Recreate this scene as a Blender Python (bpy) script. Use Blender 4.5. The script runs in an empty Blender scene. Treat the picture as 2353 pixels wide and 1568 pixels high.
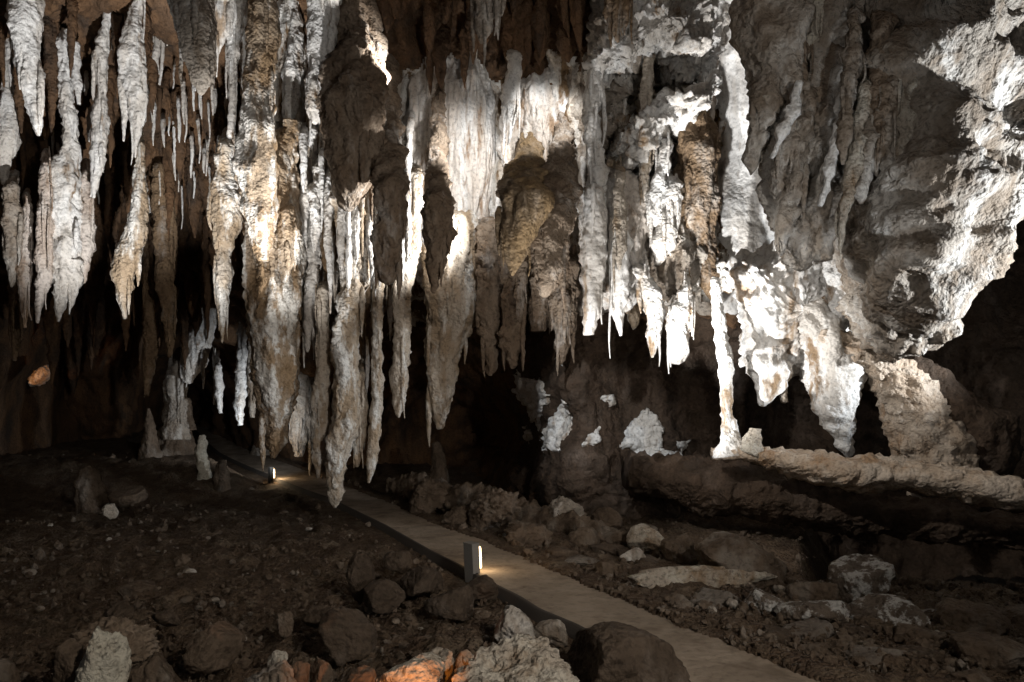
import bpy, math, random
import numpy as np

# ------------------------------------------------------------------ camera, world, lamps, exposure
sc = bpy.context.scene
F = 1569.0; CX = 1176.5; HZ = 968.0; CAMZ = 1.77        # focal length, centre and horizon in a 2353 x 1568 frame

def P(px, py, D):
    return np.array([(px-CX)/F*D, D, CAMZ-(py-HZ)/F*D])

cam_d = bpy.data.cameras.new('camera'); cam = bpy.data.objects.new('camera', cam_d)
sc.collection.objects.link(cam); sc.camera = cam
cam.location = (0, 0, CAMZ); cam.rotation_euler = (math.radians(90), 0, 0)
cam_d.sensor_width = 36.0; cam_d.lens = 36.0*F/2353.0
cam_d.shift_y = (HZ-784.0)/2353.0
cam_d.clip_end = 200.0

world = bpy.data.worlds.new('World'); sc.world = world; world.use_nodes = True
wb = world.node_tree.nodes['Background']
wb.inputs['Color'].default_value = (0.92, 0.96, 1.0, 1); wb.inputs['Strength'].default_value = 0.035

sc.view_settings.view_transform = 'Standard'; sc.view_settings.look = 'None'
sc.view_settings.exposure = 0.0; sc.view_settings.gamma = 1.0
sc.render.engine = 'CYCLES'
sc.cycles.use_denoising = True
sc.cycles.use_adaptive_sampling = True; sc.cycles.adaptive_threshold = .04
sc.cycles.max_bounces = 3; sc.cycles.diffuse_bounces = 2; sc.cycles.glossy_bounces = 1
sc.cycles.sample_clamp_indirect = 3.0

def spot(name, loc, target, power, angle, blend=0.5, color=(1, .96, .9), radius=0.08):
    l = bpy.data.lights.new(name, 'SPOT'); o = bpy.data.objects.new(name, l)
    sc.collection.objects.link(o); o.location = loc
    d = np.array(target, float)-np.array(loc, float)
    import mathutils
    o.rotation_euler = mathutils.Vector(d).to_track_quat('-Z', 'Y').to_euler()
    l.energy = power; l.spot_size = math.radians(angle); l.spot_blend = blend
    l.color = color; l.shadow_soft_size = radius
    return o

NEUT = (1, .992, .98); COOL = (.9, .95, 1.0)
# unseen floodlights of the show cave, with spots added among them to brighten parts
spot('floodlight_curtain', (0.9, 10.9, 4.5), P(640, 430, 12.2), 1900, 54, .6, NEUT)
spot('floodlight_flowstone', (-0.5, 10.2, 6.7), P(1040, 450, 12.7), 330, 84, .8, NEUT)
spot('floodlight_niche', tuple(P(1290, 150, 10.7)), P(1245, 330, 12.3), 150, 80, .7, NEUT)
spot('floodlight_drapery', tuple(P(960, 170, 11.2)), P(740, 110, 11.7), 330, 76, .7, NEUT)
spot('floodlight_ribbon', (-3.2, 9.2, -0.05), P(610, 110, 12.0), 3600, 26, .6, NEUT)
spot('fill_sheet', (-3.0, 9.2, -0.05), P(715, 440, 12.4), 1100, 26, .7, NEUT)  # added spot that brightens the white streaks between the stalactites
spot('fill_far_right', (8.8, 7.4, 1.2), P(2300, 780, 12.4), 90, 80, .8, NEUT)  # weak fill added for the dim far wall
spot('floodlight_left', (-3.6, 7.4, -0.05), P(170, 240, 12.5), 5000, 44, .7, (1, .99, .98))
spot('fill_recess', (0.3, 9.0, 0.25), P(1450, 220, 11.5), 1050, 56, .7, NEUT)  # extra spot added to brighten the recess
spot('fill_strip', (1.9, 8.6, 0.4), P(1700, 330, 11.2), 2500, 30, .6, NEUT)  # extra narrow spot added to raise the white strip
spot('floodlight_right_wall', (0.6, 8.5, 0.3), P(1830, 520, 11), 1350, 54, .6, NEUT)
spot('floodlight_ledge', (-1.8, 5.2, 5.3), P(1850, 1000, 9.5), 1000, 38, .5, (1, .96, .91))
spot('fill_crusts', (-1.5, 5.2, 5.3), P(1360, 965, 12.2), 1500, 20, .6, COOL)  # extra spot added to brighten the crust patches
spot('floodlight_overhang', (8.6, 6.4, 2.6), P(2200, 420, 8.0), 2600, 90, .5, COOL)
spot('floodlight_back', tuple(P(650, 1010, 17.5)), P(490, 925, 22), 300, 90, .6, COOL)
spot('floodlight_stones', tuple(P(985, 1640, 3.65)), P(930, 1540, 4.2), 20, 90, .6, (1, .30, .035), .02)
# spots behind and beside the camera
spot('fill_front', (3.4, -1.5, 2.4), (-2.0, 11, 4.4), 1050, 66, .8, (1, .95, .89), .12)  # fill spot added to lift the front faces of the hanging rock
spot('fill_front_right', (-2.5, -1.5, 2.8), P(1850, 330, 8.2), 330, 56, .8, (1, .95, .89), .12)  # second fill spot, added to brighten the dark right wall
spot('fill_tongues', (4.3, 5.6, 1.2), P(1820, 290, 7.7), 190, 40, .7, COOL)  # side spot added for highlights on the two tongues
spot('floodlight_floor', (3.6, -1.8, 4.6), (-2.2, 6.2, 0), 950, 80, .8, (1, .90, .78), .06)

# ------------------------------------------------------------------ numeric helpers
rng = np.random.RandomState(7)
_perm = rng.permutation(256); _perm = np.concatenate([_perm, _perm, _perm]).astype(np.int32)
_g = rng.normal(size=(256, 3)); _g /= np.linalg.norm(_g, axis=1)[:, None]; _g = _g.astype(np.float32)

def perlin(p):
    p = np.asarray(p, np.float32)
    i = np.floor(p).astype(np.int32); f = p-i
    u = f*f*f*(f*(f*6-15)+10); i &= 255
    res = 0
    for dx in (0, 1):
        hx = _perm[i[:, 0]+dx]; wx = u[:, 0] if dx else 1-u[:, 0]
        for dy in (0, 1):
            hy = _perm[hx+i[:, 1]+dy]; wy = wx*(u[:, 1] if dy else 1-u[:, 1])
            for dz in (0, 1):
                h = _perm[hy+i[:, 2]+dz] & 255; g = _g[h]
                w = wy*(u[:, 2] if dz else 1-u[:, 2])
                res = res + w*(g[:, 0]*(f[:, 0]-dx)+g[:, 1]*(f[:, 1]-dy)+g[:, 2]*(f[:, 2]-dz))
    return res*1.5

def fbm(p, octv=3, gain=.5, lac=2.03):
    r = 0; a = 1.0; q = np.asarray(p, np.float32)
    for k in range(octv):
        r = r+a*perlin(q+17.3*k); a *= gain; q = q*lac
    return r

def billow(p, octv=2, gain=.5):
    r = 0; a = 1.0; q = np.asarray(p, np.float32)
    for k in range(octv):
        r = r+a*(np.abs(perlin(q+31.7*k))*2-.55); a *= gain; q = q*2.1
    return r

def sstep(a, b, x):
    t = np.clip((x-a)/(b-a), 0, 1); return t*t*(3-2*t)

def grid_quads(nu, nv, wrap=False):
    a = np.arange(nu*nv).reshape(nu, nv)
    if wrap:
        b = np.roll(a, -1, axis=1)
        q = np.stack([a[:-1], b[:-1], b[1:], a[1:]], -1)
    else:
        q = np.stack([a[:-1, :-1], a[:-1, 1:], a[1:, 1:], a[1:, :-1]], -1)
    return q.reshape(-1, 4)

def vnormals(V, Q):
    n = np.cross(V[Q[:, 2]]-V[Q[:, 0]], V[Q[:, 3]]-V[Q[:, 1]]) if Q.shape[1] == 4 else np.cross(V[Q[:, 1]]-V[Q[:, 0]], V[Q[:, 2]]-V[Q[:, 0]])
    N = np.zeros_like(V)
    for k in range(Q.shape[1]): np.add.at(N, Q[:, k], n)
    return N/(np.linalg.norm(N, axis=1)[:, None]+1e-9)

C = sc.collection
def make_mesh(name, V, Q, smooth=True):
    me = bpy.data.meshes.new(name); n = len(Q); k = Q.shape[1]
    me.vertices.add(len(V)); me.vertices.foreach_set('co', np.ascontiguousarray(V, np.float32).ravel())
    me.loops.add(n*k); me.loops.foreach_set('vertex_index', np.ascontiguousarray(Q, np.int32).ravel())
    me.polygons.add(n); me.polygons.foreach_set('loop_start', np.arange(0, n*k, k, dtype=np.int32))
    me.update(calc_edges=True); me.validate()
    me.polygons.foreach_set('use_smooth', np.full(len(me.polygons), smooth, dtype=bool))
    return me

def obj(name, V, Q, m, parent=None, smooth=True, origin=None):
    V = np.asarray(V, float)
    if origin is None: origin = np.zeros(3)
    me = make_mesh(name, V-origin, Q, smooth); me.materials.append(m)
    o = bpy.data.objects.new(name, me); C.objects.link(o); o.location = origin
    if parent is not None:
        o.parent = parent; o.location = np.array(origin)-np.array(parent.location)
    return o

def tag(o, label=None, cat=None, group=None, kind=None):
    if label: o['label'] = label
    if cat: o['category'] = cat
    if group: o['group'] = group
    if kind: o['kind'] = kind
    return o

# ------------------------------------------------------------------ materials
def rockmat(name, base, tint, stain, stain_at=.55, stain_w=.12, streak=.3, bump=.5, scale=1.0, pit=.35, rough=.85, spec=.2, stz=.4, sts=1.7):
    m = bpy.data.materials.new(name); m.use_nodes = True
    nt = m.node_tree; N = nt.nodes; L = nt.links; b = N['Principled BSDF']
    geo = N.new('ShaderNodeNewGeometry')
    def noise(sx, sz, sca, det, rgh=.6):
        mp = N.new('ShaderNodeMapping'); mp.inputs['Scale'].default_value = (sx, sx, sz)
        L.new(geo.outputs['Position'], mp.inputs['Vector'])
        t = N.new('ShaderNodeTexNoise'); t.inputs['Scale'].default_value = sca*scale
        t.inputs['Detail'].default_value = det; t.inputs['Roughness'].default_value = rgh
        L.new(mp.outputs[0], t.inputs['Vector']); return t.outputs['Fac']
    def ramp(s, a, c):
        r = N.new('ShaderNodeMapRange'); r.inputs['From Min'].default_value = a; r.inputs['From Max'].default_value = c
        r.interpolation_type = 'SMOOTHSTEP'
        L.new(s, r.inputs['Value']); return r.outputs['Result']
    def mix(f, a, c, mode='MIX'):
        x = N.new('ShaderNodeMix'); x.data_type = 'RGBA'; x.blend_type = mode
        if isinstance(f, float): x.inputs['Factor'].default_value = f
        else: L.new(f, x.inputs['Factor'])
        for s, v in ((x.inputs[6], a), (x.inputs[7], c)):
            if isinstance(v, tuple): s.default_value = (*v, 1)
            else: L.new(v, s)
        return x.outputs[2]
    c = mix(ramp(noise(1, streak, 2.6, 3), .38, .62), base, tint)
    c = mix(ramp(noise(1, stz, sts, 4, .68), stain_at-stain_w, stain_at+stain_w), c, stain)
    fine = noise(1, 1, 16, 2, .7)
    dk = mix(ramp(fine, .30, .52), tuple(1-pit for _ in range(3)), (1., 1., 1.))
    c = mix(1.0, c, dk, 'MULTIPLY')
    L.new(c, b.inputs['Base Color'])
    b.inputs['Roughness'].default_value = rough; b.inputs['Specular IOR Level'].default_value = spec
    v = N.new('ShaderNodeTexVoronoi'); v.inputs['Scale'].default_value = 17*scale; v.feature = 'F1'
    L.new(geo.outputs['Position'], v.inputs['Vector'])
    s = N.new('ShaderNodeMath'); s.operation = 'MULTIPLY_ADD'; s.inputs[1].default_value = -.5
    L.new(v.outputs['Distance'], s.inputs[0]); L.new(fine, s.inputs[2])
    bp = N.new('ShaderNodeBump'); bp.inputs['Strength'].default_value = bump; bp.inputs['Distance'].default_value = .06
    L.new(s.outputs[0], bp.inputs['Height']); L.new(bp.outputs[0], b.inputs['Normal'])
    return m

def plain(name, col, rough=.5, emis=None, es=0, spec=.4):
    m = bpy.data.materials.new(name); m.use_nodes = True; b = m.node_tree.nodes['Principled BSDF']
    N = m.node_tree.nodes; L = m.node_tree.links
    b.inputs['Base Color'].default_value = (*col, 1); b.inputs['Roughness'].default_value = rough
    b.inputs['Specular IOR Level'].default_value = spec
    t = N.new('ShaderNodeTexNoise'); t.inputs['Scale'].default_value = 30; t.inputs['Detail'].default_value = 5
    x = N.new('ShaderNodeMix'); x.data_type = 'RGBA'
    x.inputs[6].default_value = (*[c*.6 for c in col], 1); x.inputs[7].default_value = (*[min(1, c*1.25) for c in col], 1)
    L.new(t.outputs['Fac'], x.inputs['Factor']); L.new(x.outputs[2], b.inputs['Base Color'])
    if emis:
        b.inputs['Emission Color'].default_value = (*emis, 1); b.inputs['Emission Strength'].default_value = es
    return m

M = {
 'white': rockmat('white_calcite', (.74, .73, .71), (.60, .56, .51), (.26, .18, .11), .62, .07, .3, .55, stz=.28, sts=2.4),
 'smooth': rockmat('smooth_flowstone', (.76, .75, .73), (.66, .62, .57), (.36, .27, .19), .64, .06, .2, .25, stz=.2, sts=2.2),
 'flow': rockmat('folded_flowstone', (.74, .73, .71), (.56, .50, .44), (.30, .21, .14), .60, .07, .16, .35, stz=.2, sts=3.2),
 'lit_streaky': rockmat('lit_streak_flowstone', (.70, .69, .66), (.50, .44, .37), (.17, .11, .06), .53, .05, .22, .5, stz=.16, sts=3.0),  # white and brown streaks put lit and shaded facets into the colour
 'tan': rockmat('tan_calcite', (.46, .40, .33), (.32, .24, .16), (.68, .66, .62), .57, .07, .3, .7, stz=.25, sts=2.6),  # tan rock; the pale streaks paint in lit facets
 'orange': rockmat('ochre_calcite', (.34, .265, .19), (.26, .175, .10), (.66, .63, .58), .54, .06, .35, .7, stz=.25, sts=2.6),  # ochre rock; the pale streaks paint in lit highlights
 'brown': rockmat('brown_stained_rock', (.17, .115, .07), (.22, .15, .09), (.34, .30, .26), .60, .09, .5, .7),
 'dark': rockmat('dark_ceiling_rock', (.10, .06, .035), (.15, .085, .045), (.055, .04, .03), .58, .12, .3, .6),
 'amber': rockmat('amber_calcite', (.19, .14, .09), (.25, .17, .09), (.33, .26, .19), .60, .08, .5, .7),
 'umber': rockmat('umber_calcite', (.25, .195, .145), (.18, .13, .09), (.40, .36, .32), .62, .08, .5, .7),
 'pinkish': rockmat('pinkish_calcite', (.58, .52, .47), (.46, .38, .32), (.24, .16, .10), .60, .08, .4, .7, stz=.3),
 'grey': rockmat('grey_limestone', (.33, .29, .245), (.215, .17, .128), (.54, .51, .47), .58, .09, .6, .7),
 'slope': rockmat('brown_slope_rock', (.075, .05, .034), (.05, .034, .023), (.12, .09, .07), .62, .12, .8, .6),
 'soil': rockmat('brown_cave_soil', (.125, .088, .058), (.09, .06, .04), (.18, .14, .10), .60, .12, 1, .8, 1.4, .5),
 'stone': rockmat('brown_stone', (.135, .10, .072), (.095, .068, .047), (.21, .18, .15), .60, .10, 1, .5, 1.2),
 'mud': rockmat('muddy_stone', (.085, .062, .044), (.06, .043, .030), (.125, .10, .08), .60, .10, 1, .5, 1.2),
 'slate': rockmat('greyish_slab_rock', (.19, .165, .14), (.135, .11, .09), (.27, .25, .23), .60, .10, 1, .5, 1.2),
 'blotch': rockmat('white_blotched_rock', (.15, .12, .095), (.11, .085, .065), (.50, .49, .47), .54, .05, 1, .6, 1.6, sts=3.4, stz=.9),
 'pale': rockmat('pale_limestone', (.50, .46, .39), (.38, .33, .27), (.26, .18, .11), .60, .10, 1, .6, 1.5, .45),
 'beige': rockmat('beige_crust', (.56, .47, .38), (.46, .36, .27), (.34, .22, .13), .60, .10, .8, .6, 1.3, .4),
 'cream': rockmat('cream_limestone', (.62, .59, .50), (.50, .46, .38), (.30, .23, .15), .64, .10, 1, .6, 1.5, .4),
 'path': rockmat('concrete_path', (.36, .295, .23), (.29, .235, .18), (.20, .155, .115), .58, .10, 1, .22, .9, .2),
 'kerb': plain('dark_kerb', (.06, .05, .042), .85),
 'post': plain('grey_metal_post', (.20, .19, .175), .55),
 'lens': plain('glowing_lens', (.9, .85, .75), .3, (1, .68, .34), 7),
 'fitting': plain('black_fitting', (.02, .02, .02), .5),
}

# ------------------------------------------------------------------ shape generators
def tube_arrays(pts, D, ratio=1.0, res=.048, seed=0, amp=.16, rip=.038, flute=.17, wander=.05, fine=.02, kmax=120):
    """a limb of rock along a spine of (px, py, half width[, depth]) given in frame units at depth D"""
    pts = [tuple(p) if len(p) == 4 else (*p, D) for p in pts]
    c = np.array([P(p[0], p[1], p[3]) for p in pts]); r = np.array([p[2]/F*p[3] for p in pts])
    s = np.concatenate([[0], np.cumsum(np.linalg.norm(np.diff(c, axis=0), axis=1))])
    n = int(np.clip(s[-1]/res, 14, 320)); t = np.linspace(0, s[-1], n)
    c = np.stack([np.interp(t, s, c[:, k]) for k in range(3)], 1); r = np.interp(t, s, r)
    w = max(3, n//14) | 1; ker = np.hanning(w+2)[1:-1]; ker /= ker.sum()
    def sm(a): return np.convolve(np.pad(a, w//2, mode='edge'), ker, 'valid')
    c0, c1 = c[0].copy(), c[-1].copy(); re = r[-1]
    c = np.stack([sm(c[:, k]) for k in range(3)], 1); r = sm(r)
    c = c+(c0-c[0])*np.linspace(1, 0, n)[:, None]+(c1-c[-1])*np.linspace(0, 1, n)[:, None]
    tip = np.clip((s[-1]-t)/max(.25*r.max(), .03), 0, 1); r = np.minimum(r, re+(r.max()*1.2)*np.sqrt(tip))
    so = seed*7.31
    env = np.clip(np.minimum(t, s[-1]-t)/(.2*s[-1]), 0, 1)
    wn = np.stack([perlin(np.stack([c[:, 2]*.9+so, c[:, 0]*.4+k*9.1, np.full(n, so)], 1)) for k in range(2)], 1)
    c[:, 0] += wn[:, 0]*wander*env; c[:, 1] += wn[:, 1]*wander*env
    T = np.gradient(c, axis=0); T /= np.linalg.norm(T, axis=1)[:, None]+1e-9
    Y = np.array([0, 1., 0]); E1 = np.cross(T, Y); E1 /= np.linalg.norm(E1, axis=1)[:, None]+1e-9
    k = int(np.clip(2*math.pi*r.max()/res, 12, kmax))
    th = np.linspace(0, 2*math.pi, k, endpoint=False)
    dirs = E1[:, None, :]*np.cos(th)[None, :, None]+Y[None, None, :]*(np.sin(th)*ratio)[None, :, None]
    V = c[:, None, :]+dirs*r[:, None, None]
    Vf = V.reshape(-1, 3); d = (dirs/(np.linalg.norm(dirs, axis=2)[:, :, None]+1e-9)).reshape(-1, 3)
    R = np.repeat(r, k); Rl = np.minimum(R, .5); rm = max(r.max(), .08)
    q = Vf+np.array([so, so*.7, so*1.3])
    h = amp*Rl*1.5*fbm(q*np.array([1, 1, .6])*(.75/rm), 3)
    h += flute*Rl*fbm(q*np.array([1, 1, .13])*(min(2.6/rm, 14)), 3)
    ri = rip*np.minimum(1, R/.12)
    h += ri*.7*billow(q*np.array([5.5, 5.5, 3.6]), 3, .6)
    h += ri*.5*fbm(np.stack([q[:, 0]*1.2, q[:, 1]*1.2, q[:, 2]*7+fbm(q*1.5, 1)*2], 1), 2)
    h += fine*np.minimum(1, R/.10)*fbm(q*17, 2)
    Vf = Vf+d*h[:, None]
    Q = grid_quads(n, k, True)
    V2 = np.vstack([Vf, c[0][None], c[-1][None]]); a = len(Vf); ii = np.arange(k); jj = np.roll(ii, -1)
    cap1 = np.stack([jj, ii, np.full(k, a), np.full(k, a)], 1); cap2 = np.stack([ii+(n-1)*k, jj+(n-1)*k, np.full(k, a+1), np.full(k, a+1)], 1)
    tri = np.vstack([cap1[:, :3], cap2[:, :3]])
    Qt = np.vstack([Q[:, [0, 1, 2]], Q[:, [0, 2, 3]], tri])
    return V2, Qt

def blob_arrays(poly, D, front=.6, back=.6, res=.045, seed=0, amp=.16, rip=.05, fine=.02, gx=0., gy=0., p=.8, lump=1.6, ani=(1, 1, 1)):
    """a closed mass whose outline is a star-shaped ring of frame points, with its own depth and thickness"""
    poly = np.array(poly, float); cen = poly.mean(0); Dc = D
    q = np.vstack([poly, poly[:1]]); s = np.concatenate([[0], np.cumsum(np.linalg.norm(np.diff(q, axis=0), axis=1))])
    k = int(np.clip(s[-1]/F*D/res, 24, 420)); t = np.linspace(0, s[-1], k, endpoint=False)
    b = np.stack([np.interp(t, s, q[:, i]) for i in range(2)], 1)
    rad = np.linalg.norm(b-cen, axis=1).max()/F*D
    n = int(np.clip((rad*2+front+back)/res, 16, 260))
    ph = np.linspace(0.001, math.pi-.001, n); tt = np.sin(ph)**.75; cz = np.sign(np.cos(ph))*np.abs(np.cos(ph))**p
    pp = cen[None, None]+tt[:, None, None]*(b-cen)[None]
    Dd = Dc+gx*(pp[..., 0]-cen[0])+gy*(pp[..., 1]-cen[1])
    V = np.stack([(pp[..., 0]-CX)/F*Dd, Dd-np.where(cz > 0, cz*front, cz*back)[:, None], CAMZ-(pp[..., 1]-HZ)/F*Dd], -1).reshape(-1, 3)
    Q = grid_quads(n, k, True); N = vnormals(V, Q); 
    if (N[:k*3, 1].mean()) > 0: N = -N; Q = Q[:, ::-1]
    w = V*np.array(ani)+np.array([seed*7.31, seed*3.7, seed*5.1])
    h = amp*fbm(w*lump, 4, .45)+rip*billow(w*5.5, 3, .6)+fine*fbm(w*18, 2)
    return V+N*h[:, None], np.vstack([Q[:, [0, 1, 2]], Q[:, [0, 2, 3]]])

def fringe(pts, D, n, r):
    out = []; ys = np.array([p[1] for p in pts]); xs = np.array([p[0] for p in pts]); ws = np.array([p[2] for p in pts]); ds = np.array([p[3] if len(p) > 3 else D for p in pts])
    for k in range(n):
        y = r.uniform(max(ys[0], -60)+10, ys[-1]-60)
        if y >= ys[-1]-20: continue
        w = float(np.interp(y, ys, ws)); th = r.uniform(-1.15*math.pi, .15*math.pi); L = r.uniform(45, 130); w2 = min(max(w*r.uniform(.12, .3), 2.5), 9)
        x = float(np.interp(y, ys, xs))+math.cos(th)*w*.93; d = float(np.interp(y, ys, ds))+math.sin(th)*w*.93/F*D
        out.append([(x, y-25, w2*.6, d+.05), (x, y, w2, d), (x+r.uniform(-2, 2), y+L*.6, w2*.75, d), (x, y+L, 1., d)])
    return out
def hang(name, label, cat, D, pts, m, group=None, extra=(), frg=0, **kw):
    """one hanging or standing formation; its lobes are one grown body"""
    kw.setdefault('seed', abs(hash_s(label+str(pts[0]))) % 97)
    V, Q = tube_arrays(pts, D, **kw)
    for k, e in enumerate(extra):
        kk = dict(kw); kk['seed'] = kw['seed']+3*k+5
        V2, Q2 = tube_arrays(e, D, **kk); Q = np.vstack([Q, Q2+len(V)]); V = np.vstack([V, V2])
    for k, e in enumerate(fringe(pts, D, frg, random.Random(kw['seed']))):
        V2, Q2 = tube_arrays(e, D, seed=k, amp=.12, res=.05, kmax=16, rip=.02); Q = np.vstack([Q, Q2+len(V)]); V = np.vstack([V, V2])
    o = obj(name, V, Q, M[m], origin=P(pts[0][0], pts[0][1], pts[0][3] if len(pts[0]) > 3 else D))
    return tag(o, label, cat, group)

def hash_s(s):
    h = 7
    for ch in s: h = (h*31+ord(ch)) % 1000003
    return h

def mass(name, label, cat, D, poly, m, group=None, **kw):
    kw.setdefault('seed', hash_s(label) % 97)
    V, Q = blob_arrays(poly, D, **kw)
    p = np.array(poly, float).mean(0)
    return tag(obj(name, V, Q, M[m], origin=P(p[0], p[1], D)), label, cat, group)

# ------------------------------------------------------------------ ground, path
def zp(D): return .0055*np.maximum(D-15, 0)**2
def solveD(py, dz=0.):
    lo, hi = 2.0, 60.0
    g = lambda D: (CAMZ-(py-HZ)/F*D)-(zp(D)+dz)
    for _ in range(60):
        m_ = (lo+hi)/2
        if g(m_) > 0: lo = m_
        else: hi = m_
    return lo
NE = [(439, 972), (470, 1010), (505, 1040), (618, 1090), (753, 1142), (886, 1206), (991, 1265), (1058, 1298), (1142, 1344), (1195, 1370), (1243, 1400), (1328, 1435), (1560, 1568), (1790, 1690), (2400, 2020)]
FE = [(460, 941), (487, 967), (515, 1002), (583, 1041), (655, 1064), (716, 1086), (819, 1126), (903, 1157), (995, 1203), (1114, 1242), (1226, 1290), (1349, 1342), (1419, 1372), (1560, 1430), (1746, 1506), (1885, 1563), (2080, 1645), (2900, 1960)]
PZ = .05
def edge(pts, n=260):
    w = np.array([P(px, py, solveD(py, PZ)) for px, py in pts])
    s = np.concatenate([[0], np.cumsum(np.linalg.norm(np.diff(w, axis=0), axis=1))]); t = np.linspace(0, s[-1], n)
    return np.stack([np.interp(t, s, w[:, k]) for k in range(3)], 1)
ne, fe = edge(NE), edge(FE)
def path_side(x, y):
    """signed offset from the near edge of the path (negative on the left bank) and from the far edge"""
    o = np.argsort(ne[:, 1]); xn = np.interp(y, ne[o, 1], ne[o, 0])
    o2 = np.argsort(fe[:, 1]); xf = np.interp(y, fe[o2, 1], fe[o2, 0])
    return x-xn, x-xf
def ground_z(x, y):
    dn, df = path_side(x, y)
    z = zp(y)-.07*sstep(.05, -.1, dn)-.07*sstep(0, -2.5, dn)
    z = z+.04*sstep(.1, .8, df)-1.3*sstep(1830, 1950, x/y*F+CX)*sstep(7.3, 8.1, y)
    z = z+.75*sstep(15.5, 19, y)*sstep(-.4, -2.2, dn)
    wob = .10*perlin(np.stack([x*2.2, y*2.2, 0*x], 1))+.05*perlin(np.stack([x*7, y*7, 0*x+3], 1))
    z = np.where((df > -.4) & (df < .45), np.maximum(z, zp(y)+.052+.05*sstep(-.2, .2, df)*sstep(.45, .2, df)), z)
    inside = (dn > -.05) & (df < -.06+wob)
    return np.where(inside, zp(y)-.03, z), inside

Dg = 1.2*(46/1.2)**np.linspace(0, 1, 320); pg = np.linspace(-1200, 3700, 560)
gy, gx = np.meshgrid(Dg, pg, indexing='ij'); gx = (gx-CX)/F*gy
z, ins = ground_z(gx.ravel(), gy.ravel())
Vg = np.stack([gx.ravel(), gy.ravel(), z], 1)
q2 = Vg*np.array([1, 1, 0]); 
dn_, df_ = path_side(Vg[:, 0], Vg[:, 1]); cl = .25+.75*np.maximum(sstep(.05, .7, df_), sstep(-.1, -.6, dn_))
h = (.07*fbm(q2*.8, 3)+.07*billow(q2*2.3+5, 3, .62)+.03*fbm(q2*7, 3, .6))*cl
Vg[:, 2] += np.where(ins, -.02, h)
tag(obj('ground', Vg, grid_quads(len(Dg), len(pg)), M['soil']), 'bumpy brown earth floor of the cave strewn with small stones', 'ground', kind='structure')

t = np.linspace(0, 1, 15)[:, None, None]
Vp = (ne[None]*(1-t)+fe[None]*t)
Vp = Vp.reshape(-1, 3); Vp[:, 2] = zp(Vp[:, 1])+PZ+.008*fbm(Vp*1.2, 3)
Qp = grid_quads(15, len(ne))
path = tag(obj('path', Vp, Qp, M['path']), 'smooth concrete footpath running through the cave', 'path', kind='structure')
kv = []
for off, dz in ((0.004, .002), (-.05, .004), (-.06, -.26)):
    e = ne.copy(); tt_ = np.gradient(e, axis=0); tt_[:, 2] = 0; tt_ /= np.linalg.norm(tt_, axis=1)[:, None]
    nrm = np.stack([-tt_[:, 1], tt_[:, 0], 0*tt_[:, 0]], 1)
    if nrm[100, 0] > 0: nrm = -nrm
    e = e+nrm*(-off); e[:, 2] = zp(e[:, 1])+PZ+dz; kv.append(e)
obj('kerb', np.vstack(kv), grid_quads(3, len(ne)), M['kerb'], path)

# ------------------------------------------------------------------ cave wall and ceiling
CTRL = np.array([
 (-400, -150, 11), (0, -150, 11.3), (300, -150, 11.6), (-400, 0, 12), (0, 0, 12.2), (300, 0, 12.4), (0, 150, 13.8), (300, 150, 13.9), (-300, 300, 14.5), (0, 300, 14.7), (300, 300, 14.8),
 (470, 150, 13.8), (470, 300, 14.4), (450, 480, 15.6), (0, 480, 16), (200, 480, 16), (0, 700, 21), (300, 700, 21), (450, 750, 21), (0, 1000, 25), (300, 960, 25), (450, 920, 33), (-400, 700, 19), (-400, 1100, 20),
 (600, -150, 12), (600, 0, 12.9), (600, 250, 13.3), (560, 450, 14.2), (600, 560, 13.4), (600, 700, 17), (560, 900, 23), (640, 960, 22), (700, 100, 12.9), (700, 400, 13.3), (700, 560, 13.3), (700, 650, 15.5),
 (800, -150, 11.5), (800, 0, 12.3), (800, 300, 12.6), (800, 550, 13.0), (800, 640, 15.5), (800, 800, 19), (800, 1000, 22), (900, 0, 12), (900, 250, 12.8), (900, 500, 13.0), (900, 620, 14.5),
 (1000, -150, 11.5), (1000, 0, 12.1), (1000, 200, 13), (1000, 400, 13.0), (1000, 570, 13.1), (1000, 750, 18), (1000, 950, 23), (1100, 400, 12.9), (1120, 600, 13.3), (1150, 800, 17), (1120, 1000, 23), (1180, 1100, 15.5),
 (1250, -150, 11), (1250, 0, 11.8), (1250, 200, 12.3), (1250, 400, 12.5), (1250, 600, 12.9), (1240, 760, 13.6), (1250, 900, 13.2), (1280, 1050, 12.9), (1300, 1180, 12.6),
 (1450, -150, 10.2), (1450, 0, 10.8), (1400, 90, 10.9), (1500, 110, 11.0), (1500, 230, 12.3), (1400, 300, 11.7), (1550, 330, 12.3), (1450, 500, 11.8), (1450, 700, 12.3), (1450, 850, 13.0), (1450, 1000, 12.6), (1450, 1150, 12.2), (1600, 1000, 12.6),
 (1690, -150, 10.2), (1690, 0, 10.8), (1700, 250, 11.2), (1690, 500, 11.2), (1700, 640, 11.2), (1630, 760, 12.2), (1780, 850, 13.5), (1800, 960, 14), (1800, 700, 11.8), (1850, 1150, 13), (1700, 1200, 12.5),
 (1900, -150, 10.2), (1900, 300, 11), (1950, 600, 12), (1990, 900, 13), (2100, 1050, 14), (2000, 1250, 13.5), (2250, 1250, 13), (2250, 1450, 12),
 (2100, 300, 11), (2353, 300, 12.5), (2330, 480, 13), (2300, 700, 12.6), (2353, 900, 12), (2250, 1000, 12.4), (2700, 300, 12), (2700, 700, 11.5), (2700, 1100, 11), (2700, 1500, 11), (2700, -150, 10)], float)
_d = np.sqrt(((CTRL[:, None, :2]-CTRL[None, :, :2])**2).sum(-1)+30**2)
_wt = np.linalg.solve(_d+np.eye(len(CTRL))*4., CTRL[:, 2]-CTRL[:, 2].mean())
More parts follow.
